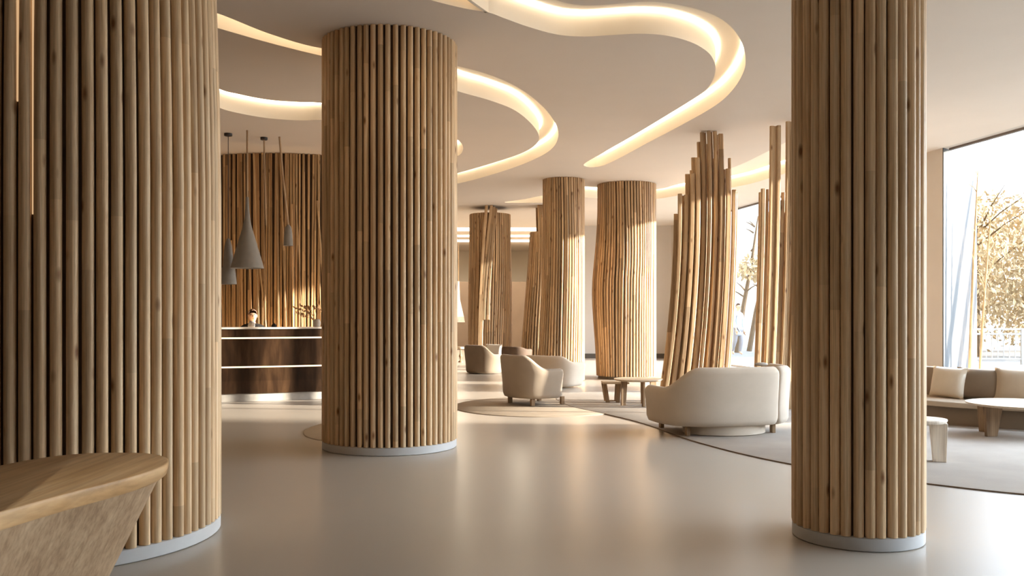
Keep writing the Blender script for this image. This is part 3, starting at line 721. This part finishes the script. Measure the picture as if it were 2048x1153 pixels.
# cream sofa with its back to the camera
t = tub_chair('big cream curved sofa with its back turned, nearest seat on the rug', (2.36, 10.42), .24, .79, .62, .775, .545, 'fabric', .125, .14, e=2.7, name='tub_sofa', cut=.655, span=1.10, peak=.30, flare=.03)
bm = bmesh.new(); o_ = [(.0+.48*cos(2*pi*k/40), -.20+.36*sin(2*pi*k/40)) for k in range(40)]
extrude_outline(bm, [(scaled(o_, .97), .014), (o_, .022), (o_, .145)]); obj('pedestal_base', bm, 'fabric', t)
# little stone on the sofa back
bm = bmesh.new(); bmesh.ops.create_uvsphere(bm, u_segments=20, v_segments=12, radius=1, matrix=Matrix.Diagonal((.075, .05, .022, 1)))
tag(obj('pebble', bm, 'stone', None, True, 60, (X(1521, 10.05), 10.02, .798)), 'flat grey pebble resting on top of the cream sofa back', 'pebble')
# sand armchair
tub_chair('sand coloured tub armchair on the round tan rug, facing the windows', (.36, 13.55), -1.00, .46, .46, .76, .56, 'fabric2', .12, .10, e=2.5, span=1.12, flare=.05)
# cream chair in the sun behind it
tub_chair('sunlit cream lounge chair just behind the sand coloured armchair', (.80, 16.9), -.60, .52, .44, .60, .48, 'fabric', .03, .10, e=3.2, span=1.10, flare=.06, name='lounge_chair', legs=False)
# dark chair
t = tub_chair('dark taupe tub chair at the foot of the column with leaning sticks', (-.62, 20.75), -.75, .42, .40, .66, .45, 'taupe', .012, .09, e=2.4, span=1.12, legs=False)
tub_chair('low dark chair back peeking out behind the sand coloured armchair', (.12, 22.0), -.5, .32, .32, .58, .52, 'core', .012, .08, e=2.4, legs=False, name='low_chair')
def cushion(label, loc, rot, w, h, d, mat, group=None):
    bm = bmesh.new(); n = 14; g = {}
    for s in (-1, 1):
        for i in range(n+1):
            for j in range(n+1):
                u, v = 2*i/n-1, 2*j/n-1
                if (i in (0, n) or j in (0, n)) and s == 1: g[(s, i, j)] = g[(-1, i, j)]; continue
                bulge = max(0, (1-abs(u)**2.6))**.55*max(0, (1-abs(v)**2.6))**.55
                pin = 1-.06*(1-abs(v)**2)*abs(u)**3; pin2 = 1-.06*(1-abs(u)**2)*abs(v)**3
                g[(s, i, j)] = bm.verts.new((u*w/2*pin, s*d/2*bulge, v*h/2*pin2))
    for s in (-1, 1):
        for i in range(n):
            for j in range(n):
                try: bm.faces.new((g[(s, i, j)], g[(s, i+1, j)], g[(s, i+1, j+1)], g[(s, i, j+1)]))
                except ValueError: pass
    o = obj('cushion', bm, mat, None, True, 80, loc); o.rotation_euler = rot; return tag(o, label, 'cushion', group)
# white cushion in the dark chair
cushion('white cushion standing in the dark taupe tub chair', (-.42, 20.62, .50), (-.15, 0, -.5), .42, .36, .12, 'lid')

# ------------------------------------------------------------------ window bench
f0, f1 = Vector((X(1640, 12.4), 12.4)), Vector((6.35, 10.05))
mid = [Vector((X(1640, 12.5), 12.5)), Vector(fl(1760, 835)), Vector(fl(1856, 847)), Vector(fl(1945, 855)), Vector(fl(2048, 862)), Vector((6.7, 9.85))]
fp = [Vector(p) for p in spline(mid, False, 6)]
def offp(o):
    out_ = []
    for i, p in enumerate(fp):
        d = (fp[min(i+1, len(fp)-1)]-fp[max(i-1, 0)]).normalized(); out_.append((p.x-d.y*o, p.y+d.x*o))
    return out_
def bench_slab(o0, o1, z0, z1, bev=.012):
    bm = bmesh.new(); A, C_ = offp(o0), offp(o1); Ai, Ci = offp(o0+bev), offp(o1-bev)
    return extrude_outline(bm, [(A+C_[::-1], z0), (A+C_[::-1], z1-bev), (Ai+Ci[::-1], z1)])
t = thing('window_bench', 'long low built-in bench under the window', 'bench')
bm = bench_slab(.06, .80, .001, .22); obj('base', bm, 'bench', t, True, 50)
bm = bench_slab(.0, .82, .221, .285); obj('seat', bm, 'seatpad', t, True, 50)
bm = bench_slab(.66, .86, .286, .655, .02); obj('backrest', bm, 'bench', t, True, 50)
def on_bench(px, off):
    best = min(range(len(fp)), key=lambda i: abs((offp(off)[i][0]/offp(off)[i][1])*FOC+1024-px)); p = offp(off)[best]
    d = (fp[min(best+1, len(fp)-1)]-fp[max(best-1, 0)]).normalized(); return p, atan2(d.y, d.x)
for px, w, mat, lab, h in ((1893, .50, 'cush_cream', 'light cream square cushion leaning on the window bench', .40), (1958, .56, 'cush_brown', 'dark brown cushion between the cream and the tan one on the bench', .40), (2030, .56, 'cush_tan', 'tan cushion right of the dark brown one on the window bench', .41)):
    p, an = on_bench(px, .52 if mat != 'cush_brown' else .57)
    cushion(lab, (p[0], p[1], .287+h*.49), (-.20, .02, an), w, h, .17, mat, None)

# ------------------------------------------------------------------ tables
def round_table(label, loc, r, h, th, legs, topmat, legmat, rz=0, z0=.014, lw=(.07, .05), ld=.028, tilt=.0):
    t = thing('coffee_table', label, 'table', (*loc, 0), rz)
    bm = bmesh.new(); lathe(bm, [(0, h-th), (r*.93, h-th), (r*.985, h-th*.55), (r, h-th*.2), (r*.995, h-.001), (0, h)], 56); obj('tabletop', bm, topmat, t)
    for a in legs:
        bm = bmesh.new(); u, w = Vector((cos(a), sin(a), 0)), Vector((-sin(a), cos(a), 0))
        rt, rb = r*.66, r*.70+tilt
        vs = []
        for (rr, z, hw) in ((rb, z0, lw[1]/2), (rt, h-th-.001, lw[0]/2)):
            for (su, sw) in ((-1, -1), (1, -1), (1, 1), (-1, 1)): p = u*(rr+su*hw)+w*(sw*ld/2); vs.append(bm.verts.new((p.x, p.y, z)))
        for f in ((0, 1, 2, 3), (7, 6, 5, 4), (0, 4, 5, 1), (1, 5, 6, 2), (2, 6, 7, 3), (3, 7, 4, 0)): bm.faces.new([vs[i] for i in f])
        bmesh.ops.bevel(bm, geom=bm.edges[:], offset=.003, segments=1, affect='EDGES'); obj('leg', bm, legmat, t)
    return t
round_table('round pale wooden coffee table left of the cream sofa on the taupe rug', (1.87, 13.32), .36, .405, .03, (pi*1.12, pi*1.55, .3, 1.2), 'pale_wood', 'leg_wood', lw=(.10, .075))
# lower companion table with a floor stretcher
lx, ly = X(1226, 13.75), 13.82
t = thing('side_table', 'low wooden side table tucked under the round coffee table edge', 'table', (lx, ly, 0))
bm = B(-.16, -.16, .295, .24, .16, .325, .012); obj('tabletop', bm, 'pale_wood', t)
for x0, x1 in ((-.13, -.085), (.085, .07)):
    for yy in (-.12, .12):
        bm = bmesh.new(); batten(bm, [(x1, yy, .014), (x0, yy, .294)], .062, .03, 0); obj('leg', bm, 'leg_wood', t)
bm = B(-.085, -.128, .03, .07, -.112, .05, .003); obj('stretcher', bm, 'leg_wood', t)
# pale birch table by the slim column
bx0, by0 = X(1845, 8.2), 8.25
round_table('small pale birch table beside the slim column, nearest the camera', (bx0, by0), .23, .40, .035, (-.35, pi*.66, pi*1.33), 'birch', 'birch', lw=(.15, .11), ld=.10, z0=.014)
round_table('round ash coffee table standing before the window bench', (X(2058, 9.85), 9.95), .585, .375, .028, (pi*1.06, 2.25, -.25, pi*1.6), 'pale_wood', 'leg_wood', lw=(.22, .13), ld=.04, z0=.014)

# ------------------------------------------------------------------ far end of the hall
Yq = 33.0; x = X(917, Yq)
t = thing('cone_lamp', 'white cone shaped hanging lamp before the brown partition far behind', 'lamp', (x, Yq, 0))
bm = bmesh.new(); lathe(bm, [(.03, Z(563, Yq)), (.06, Z(600, Yq)), (.20, Z(634, Yq)), (.19, Z(634, Yq)), (.05, Z(600, Yq)), (.02, Z(563, Yq))], 28); obj('lamp_shade', bm, 'lid', t)
bm = bmesh.new(); lathe(bm, [(.20, Z(634, Yq)-.002), (.235, Z(645, Yq)), (.225, Z(645, Yq)), (.19, Z(634, Yq)-.002)], 28); obj('rim_band', bm, 'stone', t)
bm = bmesh.new(); tube(bm, [(0, 0, Z(566, Yq)), (0, 0, CEIL-.002)], .012, 6); obj('cord', bm, 'rod', t)
Yq = 25.5; x = X(921, Yq)
t = thing('plant_stand', 'slim wooden pedestal stand at the far end beside the pole column', 'stand', (x, Yq, 0))
bm = bmesh.new(); lathe(bm, [(0, .001), (.07, .001), (.06, .03), (.02, .06), (.018, .10), (.05, .18), (.018, .25), (.015, .38), (0, .38)], 20); obj('turned_leg', bm, 'leg_wood', t)
bm = bmesh.new(); lathe(bm, [(0, .381), (.10, .381), (.105, .39), (.10, .44), (0, .44)], 24); obj('tabletop', bm, 'pale_wood', t)
tag(obj('wall_ledge', B(X(1024, YF), YF-.22, Z(650, YF), X(1052, YF), YF-.002, Z(646, YF), .01), 'trim'), 'short dark ledge on the cream wall at the far end', 'shelf')

# ------------------------------------------------------------------ outside
struct('ground_exterior', B(-2, -12, -.25, 70, 110, -.201), 'ground')
bm = bmesh.new(); vs = []
tp = [(wx(-4)+.4, -4), (34, -4), (34, 34), (wx(YR)+.4, 34), (wx(YR)+.4, YR)]
extrude_outline(bm, [(tp, -.2), (tp, -.002)]); struct('terrace', bm, 'ground')
def tree(label, x, y, h, cr, cz, n, mat, name='autumn_tree', seed=0, lean=0, leaf=.10, group=None, z0=-.2):
    rnd = random.Random(seed); t = thing(name, label, 'tree', (x, y, z0), 0, group)
    bm = bmesh.new(); tube(bm, [(0, 0, 0), (lean*.3, 0, h*.3), (lean*.7, 0, h*.6), (lean, 0, h*.9)], [.10, .08, .055, .02], 8)
    for k in range(9):
        a = rnd.random()*6.28; zz = h*(.35+.5*rnd.random()); q = lean*zz/h; ln = cr*(.5+.5*rnd.random())
        tube(bm, [(q, 0, zz), (q+ln*.5*cos(a), ln*.5*sin(a), zz+ln*.35), (q+ln*cos(a), ln*sin(a), zz+ln*.6)], [.035, .02, .008], 5)
    obj('trunk', bm, 'bark', t)
    if n:
        bm = bmesh.new()
        cl = [(rnd.uniform(-1, 1), rnd.uniform(-1, 1), rnd.uniform(-1, 1)) for _ in range(60)]
        for k in range(n):
            c = cl[k % len(cl)]; v = Vector((c[0]+rnd.gauss(0, .22), c[1]+rnd.gauss(0, .22), c[2]+rnd.gauss(0, .22)))
            if v.length > 1.15: v = v.normalized()*rnd.uniform(.6, 1.1)
            p = Vector((v.x*cr+lean*.7, v.y*cr, cz+v.z*cr*.9))
            p.z = max(p.z, .03)
            q = Euler((rnd.random()*6.28, rnd.random()*6.28, rnd.random()*6.28)).to_matrix(); s = leaf*rnd.uniform(.6, 1.3)
            vv = [bm.verts.new(p+q @ Vector(o_)) for o_ in ((-s, 0, 0), (0, -s*.5, .15*s), (s, 0, 0), (0, s*.5, .15*s))]; bm.faces.new(vv)
        obj('foliage', bm, mat, t, False)
    return t
for i, (x, y, h, cr, cz, n, mat, lab) in enumerate((
    (15.0, 29.0, 5.2, 2.6, 3.0, 6500, 'leaf_gold', 'golden autumn tree beyond the terrace railing, closest to the white fin'),
    (19.2, 33.5, 5.8, 2.9, 3.4, 6500, 'leaf_pale', 'pale golden tree standing second behind the terrace railing'),
    (20.3, 27.0, 4.4, 2.3, 2.4, 5200, 'leaf_gold', 'broad golden tree at the outer end of the railing'),
    (25.5, 37.5, 6.8, 3.4, 4.0, 6500, 'leaf_pale', 'tall pale tree rising behind the golden ones'),
    (17.8, 40, 5.6, 3.0, 3.2, 5200, 'leaf_gold', 'golden tree far back between the two front trees'))):
    tree(lab, x, y, h, cr, cz, n, mat, seed=i)
for i, (x, y, h, ln) in enumerate(((8.0, 32, 5.4, .75), (8.75, 33.2, 5.0, .85), (8.7, 30.5, 4.2, .9))):
    tree(('bare leaning tree on the terrace just behind the walking person', 'second leaning tree on the terrace, right of the walking person', 'shorter leaning tree nearest the bent stick screen gap')[i], x, y, h, .5, 3, 260, 'leaf_pale', 'leaning_tree', 40+i, ln, .10, z0=-.002)
# slender saplings that lean on the terrace, some right before the white fin
for i, (xb, yb, dx, dy, h, r0) in enumerate(((7.58, 14.93, .16, .02, 3.75, .026), (7.82, 15.08, .22, .03, 3.0, .022), (10.6, 14.30, .2, 1.25, 4.3, .085), (10.9, 14.72, .2, 1.25, 4.3, .085), (10.4, 15.15, .2, 1.1, 4.2, .07), (11.0, 15.45, .2, .9, 3.2, .06))):
    t = thing('sapling', ('thin golden sapling just outside the glass at the white fin', 'second thin golden sapling before the white fin, leaning right', 'stout leaning sapling on the terrace beyond the bench, nearest the street', 'stout leaning sapling standing second beyond the bench', 'third stout leaning sapling whose shadow falls low on the fin', 'shortest stout sapling on the terrace beyond the bench')[i], 'sapling', (xb, yb, -.002))
    bm = bmesh.new(); tube(bm, [(0, 0, 0), (dx*.25, dy*.3, h*.33), (dx*.58, dy*.62, h*.66), (dx, dy, h)], [r0, r0*.95, r0*.8, r0*.25], 8); st_ = obj('trunk', bm, 'twig', t)
    rnd = random.Random(90+i)
    for k in range(9):
        u = .55+.05*k; p = Vector((dx*u, dy*u, h*u)); q = Vector((rnd.uniform(-.2, .25), rnd.uniform(-.15, .15), rnd.uniform(.15, .45)))
        bm = bmesh.new(); tube(bm, [p, p+q*.5+Vector((.02, 0, .02)), p+q], [.009, .006, .003], 5); obj('twig', bm, 'twig', t)
# railing
t = thing('terrace_railing', 'pale metal railing along the terrace outside the big window', 'railing', (12.6, 24.6, 0), -.1)
for zz in (.93, .80, .12):
    obj('rail', B(-.6, -.025, zz, 7, .025, zz+.05, .006), 'rail', t)
for k in range(50):
    xx = -.55+.15*k; obj('baluster', B(xx-.011, -.011, .17, xx+.011, .011, .80), 'rail', t, False)
for k in range(5):
    xx = -.6+1.88*k; obj('post', B(xx-.035, -.035, -.001, xx+.035, .035, .98, .006), 'rail', t)

# ------------------------------------------------------------------ light
w = bpy.data.worlds.new('sky'); S.world = w; w.use_nodes = True; nt = w.node_tree
bg = nt.nodes['Background']; tc = N(nt, 'ShaderNodeTexCoord'); sx = N(nt, 'ShaderNodeSeparateXYZ'); nt.links.new(tc.outputs['Generated'], sx.inputs[0])
SUN = Vector((-.97, .11, -.205)).normalized()          # the way the low autumn sun travels
r = ramp(nt, sx.outputs['Z'], [(.0, (1.0, .98, .96)), (.12, (.88, .94, 1.0)), (.5, (.62, .78, 1.0))]); nt.links.new(r.outputs[0], bg.inputs[0])
dt = N(nt, 'ShaderNodeVectorMath', operation='DOT_PRODUCT'); nt.links.new(tc.outputs['Generated'], dt.inputs[0]); dt.inputs[1].default_value = (.88, -.10, .46)
cl_ = N(nt, 'ShaderNodeMath', operation='MAXIMUM'); nt.links.new(dt.outputs['Value'], cl_.inputs[0]); cl_.inputs[1].default_value = 0
pw_ = N(nt, 'ShaderNodeMath', operation='POWER'); nt.links.new(cl_.outputs[0], pw_.inputs[0]); pw_.inputs[1].default_value = 2.0
ma_ = N(nt, 'ShaderNodeMath', operation='MULTIPLY_ADD'); nt.links.new(pw_.outputs[0], ma_.inputs[0]); ma_.inputs[1].default_value = 15.0; ma_.inputs[2].default_value = .75; nt.links.new(ma_.outputs[0], bg.inputs[1])
sd = bpy.data.lights.new('sun', 'SUN'); sd.energy = 16.0; sd.color = (1, .92, .80); sd.angle = radians(1.0)
so = bpy.data.objects.new('sun', sd); C.objects.link(so)
so.rotation_euler = SUN.to_track_quat('-Z', 'Y').to_euler(); so.location = (30, 0, 12)
for (y0, y1, z0, nm) in ((.2, 14.93, .42, 'portal_near'), (16.2, 26.2, 0, 'portal_far')):
    a = bpy.data.lights.new(nm, 'AREA'); a.shape = 'RECTANGLE'; a.size = (y1-y0)*1.014; a.size_y = CEIL-z0; a.cycles.is_portal = True
    o = bpy.data.objects.new(nm, a); C.objects.link(o); ym = (y0+y1)/2
    o.location = Vector((wx(ym), ym, (z0+CEIL)/2))+WN*.35
    mt = Matrix((WD, Vector((0, 0, 1)), WD.cross(Vector((0, 0, 1))))).transposed()
    if (mt @ Vector((0, 0, -1))).dot(-WN) < 0: mt = Matrix((-WD, Vector((0, 0, 1)), (-WD).cross(Vector((0, 0, 1))))).transposed()
    o.rotation_euler = mt.to_euler()

# ------------------------------------------------------------------ camera
cam = bpy.data.cameras.new('camera'); co = bpy.data.objects.new('camera', cam); C.objects.link(co)
co.location = (0, 0, EYE); co.rotation_euler = (pi/2, 0, 0); cam.sensor_width = 36; cam.lens = 36*FOC/2048; cam.shift_y = (HOR-576.5)/2048; cam.clip_end = 400
S.camera = co
S.view_settings.view_transform = 'Standard'; S.view_settings.look = 'None'; S.view_settings.exposure = 0.72; S.view_settings.gamma = 1; S.view_settings.use_curve_mapping = False
S.cycles.use_denoising = True; S.cycles.max_bounces = 10; S.cycles.diffuse_bounces = 6; S.cycles.sample_clamp_indirect = 8
